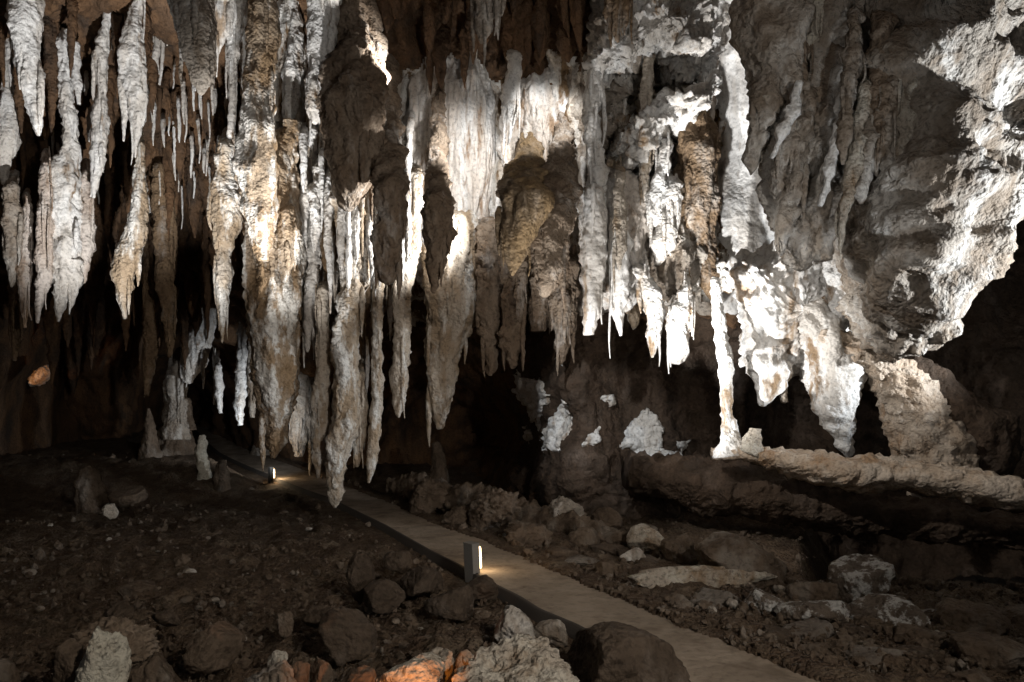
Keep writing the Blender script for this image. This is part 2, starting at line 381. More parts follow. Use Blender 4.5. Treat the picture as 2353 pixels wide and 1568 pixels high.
def wallD(px, py):
    px = np.atleast_1d(np.asarray(px, float)); py = np.atleast_1d(np.asarray(py, float)); out = np.zeros(px.shape)
    for i in range(0, px.size, 40000):
        s_ = slice(i, i+40000)
        out.ravel()[s_] = np.sqrt((px.ravel()[s_, None]-CTRL[:, 0])**2+(py.ravel()[s_, None]-CTRL[:, 1])**2+900) @ _wt
    return out+CTRL[:, 2].mean()

def wall_sheet(x0, x1, y0, y1, step):
    us = np.arange(x0, x1+step, step); vs = np.arange(y0, y1+step, step)
    v, u = np.meshgrid(vs, us, indexing='ij'); D = np.clip(wallD(u.ravel(), v.ravel()), 9, 40)
    uf, vf = u.ravel(), v.ravel()
    V = np.stack([(uf-CX)/F*D, D, CAMZ-(vf-HZ)/F*D], 1); Q = grid_quads(len(vs), len(us))
    N = vnormals(V, Q); N[N[:, 1] > 0] *= -1
    fl = sstep(450, 600, uf)*sstep(1420, 1300, uf)*sstep(800, 650, vf)
    sl = sstep(1180, 1260, uf)*sstep(700, 760, vf)
    kn = sstep(1330, 1400, uf)*sstep(720, 640, vf)*sstep(1680, 1620, uf)
    smo = sstep(1640, 1665, uf)*sstep(1780, 1750, uf)*sstep(680, 620, vf)
    q = V*1.0
    h = .30*fbm(q*np.array([.8, .8, .5]), 3)+.10*fbm(q*np.array([2.6, 2.6, .5])+7, 3)*(1+1.3*fl)
    h += .05*billow(q*np.array([4, 4, 4]), 3, .6)*(1+2.2*kn)+.12*kn*fbm(q*3.1+3, 2)+.02*fbm(q*15, 2)
    h += .05*sl*fbm(np.stack([q[:, 0]+q[:, 2]*.5, q[:, 1], q[:, 2]*3.5], 1)*1.3, 3)
    h *= 1-.75*smo
    return V+N*h[:, None], Q, uf, vf, (len(vs), len(us))

V, Q, uf, vf, (nr, nc) = wall_sheet(-460, 2760, -150, 1330, 4.8)
V_wall = V; ws = obj('cave_wall', V, Q, M['dark'])
tag(ws, 'rough cave wall and low roof behind the hanging stalactites', 'cave wall', kind='structure')
for m_ in ('lit_streaky', 'slope', 'grey', 'smooth'): ws.data.materials.append(M[m_])
qc = Q.mean(1).astype(int); cu, cv = uf[Q[:, 0]], vf[Q[:, 0]]
cw = V[Q[:, 0]]; jit = fbm(cw*1.3, 3)*60
mi = np.zeros(len(Q), np.int32)
mi[(cu+jit > 600) & (cu+jit < 1420) & (cv+jit*1.5 < 720) & (cv+jit*2-(cu-900)*.05 > 150)] = 1
mi[(cu+jit*.6 > 1330) & (cu < 1640+jit*.3) & (cv < 720+jit)] = 3
mi[(cu+jit*.4 >= 1640) & (cu < 1790) & (cv < 700)] = 4
mi[(cu+jit > 1190) & (cv+jit*.5 >= 720)] = 2
mi[(cu > 1790) & (cv < 800)] = 2
ws.data.polygons.foreach_set('material_index', mi)

# roof over the viewer: joins the top of the wall and runs back over the camera
us = np.linspace(-460, 2760, 160)
top = V[:nc][np.linspace(0, nc-1, 160).astype(int)]
rows = []
for a in np.linspace(0, 1, 40):
    e = top.copy(); e[:, 1] = top[:, 1]*(1-a)+1.0*a; e[:, 0] = top[:, 0]*(1-a)+np.linspace(-10, 12, 160)*a
    e[:, 2] = top[:, 2]*(1-a)+7.0*a+.6*math.sin(a*math.pi); rows.append(e)
Vr = np.vstack(rows); Vr[160:, 2] += .35*fbm(Vr[160:]*.7, 3)
tag(obj('cave_roof', Vr, grid_quads(40, 160), M['dark']), 'rock roof of the cave above the frame', 'cave roof', kind='structure')
# far side walls that close the chamber
for nm, xx in (('cave_side_wall', -13.5),):
    yy, zz = np.meshgrid(np.linspace(1, 30, 60), np.linspace(-1, 11, 30), indexing='ij')
    Vs = np.stack([np.full(yy.size, xx), yy.ravel(), zz.ravel()], 1); Vs[:, 0] += .8*fbm(Vs*.5, 3)
    Vs[:, 0] -= .12*np.maximum(Vs[:, 1]-8, 0)
    tag(obj(nm, Vs, grid_quads(60, 30), M['dark']), 'dark rock side wall of the chamber', 'cave wall', kind='structure')

# ------------------------------------------------------------------ formations
exec_list = []
ST = 'stalactite'
def S(label, D, pts, m, **kw):
    p0 = pts[0]
    if p0[1] > -100 and len(p0) == 3: pts = [(p0[0], p0[1]-30, p0[2]*.8, D+1.3)]+list(pts)
    kw.setdefault('frg', 7 if max(p[2] for p in pts) > 13 else 2)
    return hang(ST, label, ST, D, pts, m, **kw)

# left cluster
S('broad white stalactite at the upper left corner with a brown drip tip', 11.4, [(50, -140, 45), (58, 18, 34), (64, 105, 30), (74, 176, 22), (79, 229, 17), (85, 275, 12), (88, 312, 3)], 'white')
S('white stalactite cut by the left edge, below the corner stalactite', 13.2, [(30, 60, 14), (24, 150, 14), (18, 316, 22), (10, 370, 15), (7, 425, 3)], 'white', extra=[[(38, 130, 8), (36, 250, 9), (33, 360, 3)]])
S('long stalactite, white shaft swelling into a pale pitted lower half', 12.9, [(150, 80, 14), (154, 200, 15), (160, 350, 17), (146, 400, 40), (148, 457, 37), (152, 520, 32), (158, 600, 30), (160, 650, 25), (140, 700, 10), (133, 740, 3)], 'white', extra=[[(165, 600, 22), (164, 660, 14), (162, 708, 3)], [(176, 100, 8), (178, 190, 10), (182, 240, 4)]], amp=.2, rip=.06)
S('short pale stalactite pressed against the swollen pitted one', 13.1, [(196, 400, 12), (198, 505, 17), (200, 570, 16), (197, 620, 10), (192, 652, 3)], 'pinkish')
S('stalactite with ragged white flakes between two bright ones', 12.7, [(250, 20, 8), (240, 70, 9), (230, 120, 17), (236, 200, 11), (228, 280, 18), (224, 350, 17), (217, 420, 9), (215, 455, 3)], 'white', extra=[[(218, 120, 7), (216, 230, 3)]])
S('bright white stalactite with a pointed top and needle tip', 12.3, [(322, -20, 8), (314, 30, 14), (305, 88, 25), (305, 158, 28), (307, 211, 26), (312, 281, 13), (311, 320, 6), (311, 362, 2)], 'white', extra=[[(287, 140, 10), (286, 240, 9), (284, 325, 2)], [(328, 150, 8), (330, 230, 7), (327, 290, 2)]])
S('pair of small white drips hanging beside the bright pointed stalactite', 13.4, [(362, 60, 6), (360, 110, 9), (352, 160, 7), (345, 210, 2)], 'white', extra=[[(372, 90, 5), (366, 195, 2)], [(383, 40, 4), (384, 105, 2)]], amp=.1)
S('pale pitted stalactite second from the left edge at mid height', 12.6, [(104, 380, 12), (102, 505, 18), (100, 570, 19), (98, 640, 15), (90, 700, 8), (86, 743, 3)], 'pinkish')
S('grey stalactite touching the left edge at mid height', 12.8, [(30, 430, 16), (30, 505, 20), (31, 570, 18), (28, 620, 10), (26, 660, 3)], 'grey')
S('knobbly pale stalactite between the two left edge stalactites', 12.9, [(62, 470, 10), (62, 560, 13), (62, 640, 15), (60, 700, 9), (58, 754, 3)], 'pinkish')
S('tan stalactite with a lumpy waist left of the tall dark gap', 12.4, [(320, 330, 10), (322, 400, 13), (318, 475, 17), (312, 530, 24), (294, 590, 25), (286, 630, 26), (284, 681, 12), (287, 733, 3)], 'tan', extra=[[(275, 560, 8), (272, 640, 9), (270, 690, 2)]])
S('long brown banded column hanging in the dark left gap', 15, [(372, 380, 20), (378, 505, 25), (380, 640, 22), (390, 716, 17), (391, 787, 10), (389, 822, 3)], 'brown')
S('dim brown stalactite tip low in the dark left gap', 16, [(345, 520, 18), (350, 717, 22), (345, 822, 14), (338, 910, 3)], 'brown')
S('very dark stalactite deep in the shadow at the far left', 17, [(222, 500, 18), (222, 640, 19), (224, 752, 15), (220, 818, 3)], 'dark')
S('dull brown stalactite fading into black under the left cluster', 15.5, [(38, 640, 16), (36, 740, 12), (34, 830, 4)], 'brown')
# upper centre-left
S('broad dull grey stalactite hanging in front at the upper left', 10.4, [(440, -140, 66), (444, 0, 48), (453, 88, 39), (461, 158, 28), (460, 190, 20), (461, 218, 4)], 'grey', amp=.1, rip=.025)
S('smooth white stalactite lit behind the broad grey one', 11.8, [(516, -140, 30), (514, 0, 26), (508, 53, 20), (496, 105, 12), (484, 142, 3)], 'smooth', rip=.02)
S('slender white stalactite drawn out into a long wavering ribbon', 12.1, [(556, -140, 16), (553, 0, 13), (535, 88, 16), (532, 158, 11), (537, 229, 9), (540, 270, 9), (533, 316, 9), (530, 400, 6), (528, 430, 2)], 'white', amp=.12)
S('waisted tan stalactite with a white right flank, hanging below the ribbon', 12, [(520, 330, 14), (513, 404, 25), (519, 475, 37), (517, 527, 28), (510, 576, 18), (514, 611, 20), (513, 664, 17), (513, 716, 10), (510, 789, 2)], 'tan', amp=.2)
S('brown bulging stalactite base crowding the ribbon from the right', 11.6, [(595, -140, 30), (602, 0, 34), (600, 90, 32), (596, 200, 30), (592, 300, 42), (590, 380, 48), (600, 450, 42), (600, 530, 28), (604, 600, 10)], 'orange', amp=.24)
S('brown knuckled stalactite stub between white draperies', 11.9, [(664, 480, 20), (662, 540, 28), (660, 600, 26), (655, 650, 6)], 'orange', amp=.24)
S('huge ochre stalactite with two fused lobes and a blunt lower cone', 12.2, [(625, 330, 40), (625, 450, 55), (628, 560, 60), (632, 680, 58), (630, 734, 58), (630, 805, 54), (632, 875, 49), (629, 945, 35), (630, 998, 26), (627, 1054, 5)], 'orange', extra=[[(668, 280, 22), (664, 420, 24), (662, 540, 28), (664, 640, 26), (664, 734, 22), (650, 800, 12)], [(592, 520, 26), (592, 640, 26), (588, 760, 18), (590, 850, 6)]], amp=.2, rip=.06)
S('white drapery stalactite with a chewed edge left of the thick white one', 12.6, [(655, -140, 26), (672, 0, 14), (684, 60, 11), (680, 100, 18), (672, 170, 22), (668, 250, 16), (664, 330, 8)], 'white', amp=.2)
S('thick white stalactite with a brown granular tip, upper centre', 11.4, [(745, -140, 50), (744, 0, 33), (742, 80, 32), (738, 160, 26), (730, 220, 26), (728, 255, 22), (722, 285, 4)], 'white', amp=.1, rip=.03)
S('white lumpy drapery filling the gap right of the thick white stalactite', 12.1, [(830, -140, 60), (826, 0, 52), (815, 80, 44), (800, 160, 36), (790, 240, 24), (780, 300, 6)], 'smooth', amp=.22)
S('brown hanging boss with orange patches under the white drapery', 10.8, [(838, -80, 34, 12.3), (828, 80, 50, 11.7), (815, 180, 62, 11.2), (812, 260, 72), (812, 330, 62), (808, 400, 50), (800, 450, 36), (800, 486, 8)], 'umber', amp=.28, rip=.07)
S('white stalactite of a close pair, left of the tallest one', 12.6, [(716, 300, 22), (722, 420, 20), (724, 520, 15), (722, 611, 16), (719, 680, 19), (714, 752, 18), (708, 785, 8), (706, 810, 3)], 'white')
S('slightly shorter white stalactite of the close pair', 12.7, [(752, 380, 16), (754, 480, 17), (755, 560, 16), (754, 650, 17), (744, 720, 12), (735, 770, 7), (732, 812, 2)], 'white')
S('tallest stalactite, pale above and tan below, reaching down over the path', 11.9, [(820, 430, 34), (822, 500, 34), (815, 558, 30), (813, 646, 28), (803, 717, 27), (797, 804, 29), (794, 892, 28), (800, 963, 34), (782, 1017, 32), (773, 1087, 22), (772, 1139, 14), (769, 1168, 3)], 'tan', extra=[[(776, 430, 16), (792, 560, 15), (788, 640, 8)], [(780, 850, 12), (770, 930, 10), (762, 985, 2)]], amp=.18, rip=.06)
S('brown stalactite fused behind the left side of the tallest one', 12.2, [(742, 660, 16), (741, 760, 15), (738, 857, 18), (736, 940, 22), (737, 1020, 21), (733, 1070, 12), (731, 1099, 3)], 'tan')
S('short stalactite branching from the right side of the tallest one', 12.1, [(826, 860, 14), (828, 960, 17), (824, 1030, 15), (820, 1074, 3)], 'tan')
S('long thin tan stalactite right of the tallest one', 12, [(876, 560, 14), (872, 620, 12), (868, 700, 12), (867, 800, 12), (868, 928, 14), (862, 1010, 14), (855, 1060, 12), (847, 1110, 3)], 'tan')
S('dark thin stalactite behind the long thin tan one', 12.8, [(846, 640, 9), (842, 760, 9), (840, 880, 8), (836, 960, 2)], 'brown')
S('brown stacked knobs of a front stalactite, upper centre', 10.3, [(902, 110, 10, 12.7), (898, 220, 20, 12.1), (893, 350, 33, 11), (894, 430, 33), (896, 475, 38), (889, 520, 34), (893, 560, 37), (885, 600, 33), (890, 630, 20), (892, 655, 4)], 'umber', amp=.26, rip=.07)
S('pale pencil shaped stalactite below and right of the brown knobs', 12.1, [(950, 400, 20), (948, 520, 20), (940, 580, 20), (931, 629, 21), (921, 681, 21), (922, 752, 20), (918, 840, 20), (915, 892, 19), (915, 930, 12), (915, 961, 3)], 'tan')
S('brown wedge stalactite in front of the white curtain', 10.3, [(1012, 180, 8, 12.6), (1008, 280, 16, 12.0), (1005, 390, 26, 11), (1003, 480, 36), (1003, 540, 34), (1000, 590, 26), (995, 639, 14), (996, 674, 3)], 'umber', amp=.22, rip=.07)
S('wide tapering stalactite with white shoulders and a broken tip', 12.6, [(1044, 500, 46), (1036, 590, 58), (1034, 680, 60), (1028, 752, 50), (1018, 804, 42), (1015, 875, 34), (1009, 915, 28), (1010, 956, 15), (1011, 987, 5)], 'tan', extra=[[(1078, 540, 24), (1076, 620, 24), (1060, 700, 16), (1054, 768, 2)], [(1090, 560, 18), (1090, 660, 14), (1086, 736, 2)]], amp=.2)
S('grey stub hanging from the roof above the white curtain', 9.7, [(1120, -140, 42), (1118, 0, 34), (1112, 60, 20), (1106, 100, 4)], 'grey')
# centre right
S('brown pointed stalactite with an amber underside, centre', 9.9, [(1224, 300, 14, 12.4), (1214, 380, 40, 11.6), (1206, 430, 62, 10.6), (1204, 460, 64), (1192, 500, 48), (1184, 560, 32), (1179, 600, 16), (1177, 634, 3)], 'amber', amp=.22)
S('brown stalactite beside the amber tip, with shelf-like folds', 10.2, [(1300, 230, 12, 12.4), (1292, 330, 28, 11.8), (1282, 420, 40, 11), (1277, 505, 44), (1262, 580, 42), (1258, 630, 34), (1252, 662, 18), (1251, 684, 4)], 'umber', amp=.22, rip=.08)
S('pale stalactite lit against the wall above the amber tip', 11.7, [(1178, 130, 16), (1175, 220, 20), (1170, 290, 14), (1166, 332, 3)], 'white')
S('stalactite of piled brown rings with white splashes, right of the broken tip', 12.4, [(1124, 520, 26), (1126, 629, 27), (1124, 700, 26), (1124, 760, 24), (1126, 805, 13), (1126, 838, 15), (1126, 864, 3)], 'umber', amp=.3, rip=.08)
S('brown ringed stalactite directly below the amber tip', 12.2, [(1182, 580, 28), (1180, 699, 26), (1180, 760, 24), (1181, 800, 22), (1177, 848, 4)], 'umber', amp=.26, rip=.08)
S('small smooth brown stalactite wedged between ringed neighbours', 12, [(1200, 600, 14), (1196, 670, 13), (1194, 740, 4)], 'umber', amp=.1)
S('blunt brown stub right of the ringed stalactite', 12.2, [(1238, 640, 26), (1240, 700, 24), (1238, 745, 20), (1238, 762, 14)], 'umber')
S('tan stalactite hanging under the folded brown one', 11.9, [(1298, 600, 32), (1296, 690, 34), (1292, 752, 24), (1290, 800, 14), (1288, 838, 4)], 'umber', amp=.22)
S('white round ended stalactite fading to grey at the bottom', 10.6, [(1368, 440, 22), (1364, 541, 27), (1365, 640, 25), (1362, 705, 22), (1353, 750, 15), (1354, 770, 10)], 'smooth', amp=.14)
S('stout pale stalactite with a thin drip, right of the round ended one', 10.8, [(1425, 500, 20), (1424, 560, 24), (1420, 640, 22), (1417, 700, 20), (1424, 738, 9), (1427, 772, 3)], 'smooth', amp=.16)
S('brown twisted rod between two white stalactites', 10.5, [(1428, 400, 13), (1426, 500, 16), (1422, 580, 13), (1420, 620, 4)], 'tan', amp=.2)
S('white ragged stalactite left of the fat hanging lump', 10.7, [(1470, 620, 16), (1500, 680, 24), (1504, 720, 19), (1503, 770, 18), (1500, 800, 8), (1499, 822, 3)], 'white', amp=.24)
S('fat white hanging lump with a rounded bottom', 10.5, [(1580, 640, 6), (1574, 690, 22), (1563, 740, 30), (1562, 790, 27), (1552, 825, 20), (1550, 836, 12)], 'white', amp=.22)
S('pale knobbed stalactite running down the recess wall', 11, [(1370, 150, 20), (1362, 260, 22), (1372, 340, 18), (1380, 420, 16), (1376, 480, 8)], 'white', amp=.3)
S('brown rod hanging inside the recess', 11, [(1492, 130, 12), (1484, 250, 14), (1486, 330, 18), (1482, 400, 12), (1484, 470, 4)], 'tan', amp=.2)
S('white crusted stalactite in the middle of the recess wall', 10.9, [(1528, 330, 14), (1510, 420, 16), (1502, 500, 20), (1540, 540, 0.1)], 'white', amp=.3)
S('white crusted drip at the foot of the recess', 10.9, [(1545, 420, 22), (1530, 500, 26), (1520, 560, 26), (1512, 610, 6)], 'white', amp=.3)
S('dark brown tongue of rock in the recess beside the white strip', 11.1, [(1610, 220, 30), (1600, 340, 44), (1604, 460, 46), (1612, 560, 40), (1628, 640, 22), (1640, 690, 5)], 'brown', amp=.26)
S('dark rock tooth pointing into the bright hollow at the top', 9.8, [(1420, -140, 40), (1422, -20, 34), (1420, 50, 20), (1420, 98, 3)], 'brown')
RF = 'rock_formation'; rf = 'rock formation'
def near_fold(px):
    return 'beside the bright white strip' if px < 1790 else 'on the first tongue' if px < 1850 else 'between the two tongues' if px < 1900 else 'on the second tongue' if px < 1970 else 'where the corner buttress begins' if px < 2040 else 'on the corner buttress'
def T(label, D, pts, m, name=RF, cat=rf, **kw): return hang(name, label, cat, D, pts, m, **kw)
T('dark overhanging rock tongue right of the bright white strip', 8.1, [(1790, -150, 100), (1785, 60, 84), (1780, 180, 66), (1792, 300, 62), (1805, 420, 54), (1826, 530, 66), (1836, 590, 44), (1846, 622, 10)], 'grey', amp=.3, rip=.08)
T('rugged dark tongue with a pale edge in front of the overhang', 8.0, [(1905, -150, 90), (1902, 80, 78), (1904, 200, 62), (1912, 320, 56), (1896, 430, 52), (1892, 520, 48), (1890, 600, 20)], 'grey', amp=.3, rip=.08)
mass(RF, 'massive pale overhanging buttress filling the upper right corner', rf, 8.6, [(1965, -150), (2300, -150), (2620, -150), (2640, 150), (2480, 300), (2370, 365), (2321, 384), (2306, 440), (2258, 478), (2237, 551), (2208, 593), (2194, 674), (2180, 722), (2125, 738), (2050, 720), (1990, 680), (1975, 560), (1972, 440), (1985, 330), (1965, 200), (1960, 50)], 'grey', front=1.2, back=1.2, gx=.003, res=.07, amp=.34, rip=.035, lump=1.0, ani=(.8, .8, 1.7))
mass(RF, 'granular grey lobe hanging under the corner buttress', rf, 8.9, [(1965, 560), (2040, 610), (2120, 680), (2168, 742), (2150, 785), (2134, 806), (2082, 834), (2043, 812), (1990, 770), (1960, 690)], 'grey', front=.55, back=.6, amp=.16, rip=.07)
mass(RF, 'brilliant white smooth boss below the dark tongue', rf, 10.3, [(1690, 600), (1760, 570), (1850, 590), (1930, 620), (1958, 680), (1955, 750), (1920, 800), (1860, 860), (1800, 850), (1750, 860), (1712, 830), (1700, 760), (1690, 690)], 'smooth', front=.55, back=.6, amp=.2, rip=.07)
T('lumpy white pillar on the right flank of the white boss', 9.8, [(1905, 540, 26), (1920, 620, 34), (1928, 690, 36), (1920, 750, 30), (1900, 800, 10)], 'white', amp=.26, rip=.08)
T('white rock leg standing on the ledge below the boss', 9.9, [(1850, 700, 50), (1890, 790, 58), (1912, 860, 62), (1922, 928, 52), (1932, 980, 34), (1946, 1030, 14), (1951, 1050, 8)], 'white', amp=.2, rip=.07)
T('white fang of rock hanging in the dark arch', 10, [(1765, 800, 50), (1768, 860, 42), (1760, 900, 28), (1750, 934, 5)], 'white', amp=.18, rip=.06, name=ST, cat=ST)
T('small pale nub beside the fang in the dark arch', 10.1, [(1805, 850, 16), (1800, 890, 13), (1806, 925, 6)], 'tan', name=ST, cat=ST)
T('slim white column standing on the ledge left of the dark arch', 9.8, [(1642, 640, 10), (1652, 720, 12), (1657, 787, 16), (1665, 840, 18), (1668, 892, 13), (1671, 963, 14), (1678, 1000, 24), (1685, 1045, 44)], 'white', amp=.14, rip=.05, name='column', cat='column')
T('small white stump on the ledge by the slim column', 9.5, [(1738, 985, 14), (1730, 1010, 20), (1722, 1045, 26)], 'pale', name='stalagmite', cat='stalagmite')
T('coarse pebbly rib of rock sloping down to the ledge', 9.6, [(1880, 765, 16), (1960, 805, 26), (2040, 850, 44), (2090, 920, 62), (2110, 980, 70), (2150, 1060, 84), (2180, 1120, 70)], 'beige', amp=.12, rip=.08, fine=.05)
T('dark rounded rock shoulder right of the pebbly rib', 9.7, [(2080, 830, 30), (2160, 900, 50), (2230, 990, 78), (2270, 1060, 70), (2290, 1100, 30)], 'slope', amp=.16)
T('long pale crusted ledge running to the right edge', 9, [(1640, 1043, 12, 9.9), (1720, 1042, 19, 9.7), (1790, 1054, 25, 9.5), (1870, 1074, 38, 9.3), (1960, 1086, 38, 9.1), (2100, 1088, 34, 8.7), (2240, 1114, 36, 8.3), (2353, 1138, 34, 8.0), (2560, 1190, 40, 7.6)], 'beige', ratio=2.6, amp=.17, rip=.065, name='ledge', cat='ledge', kmax=160)
T('brown undercut rock band beneath the crusted ledge', 9.6, [(1440, 1080, 40, 11.6), (1600, 1110, 60, 11), (1760, 1140, 60, 10.4), (1960, 1170, 52, 9.9), (2160, 1195, 44, 9.3), (2353, 1222, 40, 8.8), (2560, 1260, 50, 8.4)], 'slope', ratio=1.8, amp=.2, rip=.07)
mass(RF, 'white crusted brow over the hollow', rf, 11.0, [(1440, -60), (1560, -80), (1655, -60), (1662, 60), (1650, 150), (1605, 172), (1560, 132), (1500, 112), (1440, 152), (1380, 190), (1345, 160), (1390, 100)], 'white', front=.5, back=.6, amp=.22, rip=.10, lump=2.4)
mass(RF, 'white crusted shelf in the hollow, lower left piece', rf, 11.0, [(1430, 330), (1478, 262), (1530, 232), (1562, 250), (1530, 300), (1490, 350), (1450, 372)], 'white', front=.3, back=.6, amp=.2, rip=.10, lump=2.6)
mass(RF, 'white crusted shelf in the hollow, upper right piece', rf, 10.9, [(1540, 245), (1590, 212), (1640, 180), (1660, 200), (1640, 240), (1600, 282), (1560, 280)], 'white', front=.3, back=.6, amp=.2, rip=.10, lump=2.6)
T('pale ragged streak running down the first dark tongue', 7.55, [(1838, 190, 7), (1818, 258, 15), (1792, 318, 12), (1772, 364, 3)], 'white', amp=.4, rip=.08)  # white rock put in for the lit facets of the first tongue
T('pale ragged streak running down the second dark tongue', 7.42, [(1946, 178, 12), (1936, 258, 17), (1916, 340, 13), (1902, 420, 15), (1884, 474, 5)], 'white', amp=.4, rip=.08)  # lit facets of the second tongue, put in as white rock
FS = 'flowstone_curtain'; fs = 'flowstone'
mass(FS, 'smooth white flowstone curtain with vertical folds, behind the brown wedge', fs, 13.1, [(948, 200), (985, 130), (1050, 105), (1110, 120), (1140, 200), (1142, 330), (1132, 470), (1120, 560), (1098, 690), (1060, 745), (1010, 700), (965, 640), (945, 540), (935, 400), (940, 290)], 'flow', front=.62, back=.7, amp=.16, rip=.03, lump=3.2, ani=(1, 1, .16), res=.042)
mass(FS, 'pale flowstone sheet in the niche above the amber tip', fs, 12.5, [(1150, 250), (1190, 180), (1260, 165), (1335, 215), (1348, 330), (1340, 440), (1300, 480), (1230, 465), (1160, 440), (1146, 340)], 'flow', front=.4, back=.6, amp=.16, rip=.05, lump=3.0, ani=(1, 1, .35), res=.042)
mass(FS, 'white flowstone wall from which the round ended stalactite hangs', fs, 11.35, [(1336, 440), (1370, 380), (1430, 400), (1475, 430), (1492, 540), (1482, 640), (1450, 705), (1395, 700), (1345, 690), (1330, 560)], 'flow', front=.45, back=.6, amp=.16, rip=.06, lump=2.8, ani=(1, 1, .4), res=.042)
mass(FS, 'brownish flowstone swelling behind the fat hanging lump', fs, 11.3, [(1475, 470), (1530, 420), (1600, 440), (1640, 520), (1630, 620), (1590, 690), (1530, 705), (1490, 650)], 'grey', front=.4, back=.6, amp=.2, rip=.07, lump=2.4, ani=(1, 1, .5))
mass(FS, 'streaked flowstone sheet between the ochre and the tallest stalactite', fs, 13.2, [(640, 290), (700, 250), (765, 300), (795, 420), (790, 560), (770, 640), (715, 680), (660, 640), (640, 480)], 'lit_streaky', front=.5, back=.6, amp=.18, rip=.05, lump=3.0, ani=(1, 1, .2))
mass(FS, 'streaked flowstone sheet at the upper left of the ochre stalactite', fs, 13.0, [(545, 40), (600, -40), (690, -20), (710, 120), (700, 280), (640, 350), (575, 330), (548, 200)], 'lit_streaky', front=.5, back=.6, amp=.18, rip=.05, lump=3.0, ani=(1, 1, .2))
for k in range(2, 16):
    r3 = random.Random(900+k); px = 1730+k*24+r3.uniform(-14, 14); py = r3.uniform(-110, 230); L = r3.uniform(220, 400); ln = r3.uniform(-70, -15); w = r3.uniform(14, 30)
    D0 = 7.72+.28*abs(px-1880)/150*.6 if px < 1960 else 7.35+r3.uniform(-.1, .2)
    mm = ['grey', 'umber', 'grey', 'pale'][k % 4]
    T({'grey': 'grey', 'umber': 'brownish', 'pale': 'pale'}[mm]+' slanting drapery fold on the dark right wall, number '.replace(', number ', ' ')+near_fold(px), D0, [(px, py-60, w*.5, D0+.5), (px, py, w, D0), (px+ln*.5, py+L*.5, w*1.05, D0+.02), (px+ln*.9, py+L*.85, w*.7, D0+.05), (px+ln, py+L, 3, D0+.15)], mm, group='drapery folds of the right wall', amp=.34, rip=.07, frg=3)
# white crusts on the brown slope, cut to the outlines of lit patches
def inpoly(x, y, pl):
    pl = np.array(pl, float); c = np.zeros(x.shape, bool); j = len(pl)-1
    for i in range(len(pl)):
        (xi, yi), (xj, yj) = pl[i], pl[j]
        if yi != yj: c ^= ((yi > y) != (yj > y)) & (x < (xj-xi)*(y-yi)/(yj-yi)+xi)
        j = i
    return c
def crust(label, pl, m='white', lift=.05, sub=3):
    pa = np.array(pl, float); x0, y0 = pa.min(0)-8; x1, y1 = pa.max(0)+8
    u0, v0, st = -460, -150, 4.8
    us = np.arange(x0, x1, 1.5); vs = np.arange(y0, y1, 1.5); vv, uu = np.meshgrid(vs, us, indexing='ij')
    gu, gv = (uu-u0)/st, (vv-v0)/st; iu, iv = gu.astype(int), gv.astype(int); fu, fv = (gu-iu)[..., None], (gv-iv)[..., None]
    W = V_wall.reshape(nr, nc, 3); Vc = (W[iv, iu]*(1-fu)+W[iv, iu+1]*fu)*(1-fv)+(W[iv+1, iu]*(1-fu)+W[iv+1, iu+1]*fu)*fv
    Vc = Vc.reshape(-1, 3); Qc = grid_quads(len(vs), len(us)); n_ = vnormals(Vc, Qc); n_[n_[:, 1] > 0] *= -1
    w1 = perlin(Vc*7)*6+perlin(Vc*17)*4
    ins_ = inpoly((uu.ravel()+w1), (vv.ravel()+np.roll(w1, 7)), pl).reshape(uu.shape).astype(float)
    d = ins_.copy()
    for _ in range(5):
        e = np.pad(d, 1); d = np.minimum(ins_, (e[1:-1, 1:-1]+e[:-2, 1:-1]+e[2:, 1:-1]+e[1:-1, :-2]+e[1:-1, 2:])/5)
    h = (np.sqrt(d.ravel())*lift*1.6-.03)+(.03*billow(Vc*6, 2)+.012*fbm(Vc*19, 2))*d.ravel()
    Vc = Vc+n_*h[:, None]; keep = (ins_.ravel()[Qc].sum(1) > 0); Qk = Qc[keep]
    idx = np.unique(Qk); mp = np.zeros(len(Vc), int); mp[idx] = np.arange(len(idx))
    c = pa.mean(0); tag(obj('lit_patch_crust', Vc[idx], mp[Qk], M[m], origin=Vc[idx].mean(0)), label, 'crust')
crust('white forked lit-patch crust high on the brown slope, next to the black hollow', [(1187, 875), (1208, 850), (1226, 878), (1233, 907), (1244, 868), (1253, 892), (1264, 914), (1258, 956), (1246, 998), (1219, 962), (1192, 930), (1180, 899)])
crust('white lit-patch crust shaped like a leaning flame on the brown slope', [(1293, 915), (1302, 945), (1317, 970), (1316, 1005), (1295, 1045), (1258, 1034), (1270, 998), (1273, 963), (1280, 938)])
crust('large white lit-patch crust shaped like a hooded figure on the brown slope', [(1486, 932), (1506, 954), (1528, 987), (1516, 991), (1523, 1012), (1516, 1030), (1541, 1030), (1573, 1042), (1612, 1060), (1560, 1066), (1509, 1072), (1480, 1040), (1449, 1028), (1428, 1026), (1441, 998), (1446, 975), (1474, 954)], lift=.08)
crust('tiny white lit-patch crust alone in the middle of the brown slope', [(1384, 911), (1420, 906), (1416, 936), (1400, 932)])
crust('small curled white lit-patch crust right of the hooded one', [(1554, 1006), (1578, 1009), (1606, 1003), (1598, 1026), (1576, 1036)])
crust('narrow broken white lit-patch crust low between the flame and the hooded one', [(1376, 974), (1382, 987), (1366, 998), (1378, 1016), (1358, 1030), (1342, 1034), (1354, 1005)])
crust('slim white lit-patch sliver at the foot of the forked crust', [(1190, 976), (1209, 984), (1228, 1005), (1214, 1028), (1203, 1008)])
crust('white patch low on the hanging rim above the slope', [(1272, 780), (1290, 770), (1294, 810), (1288, 842), (1274, 828)])

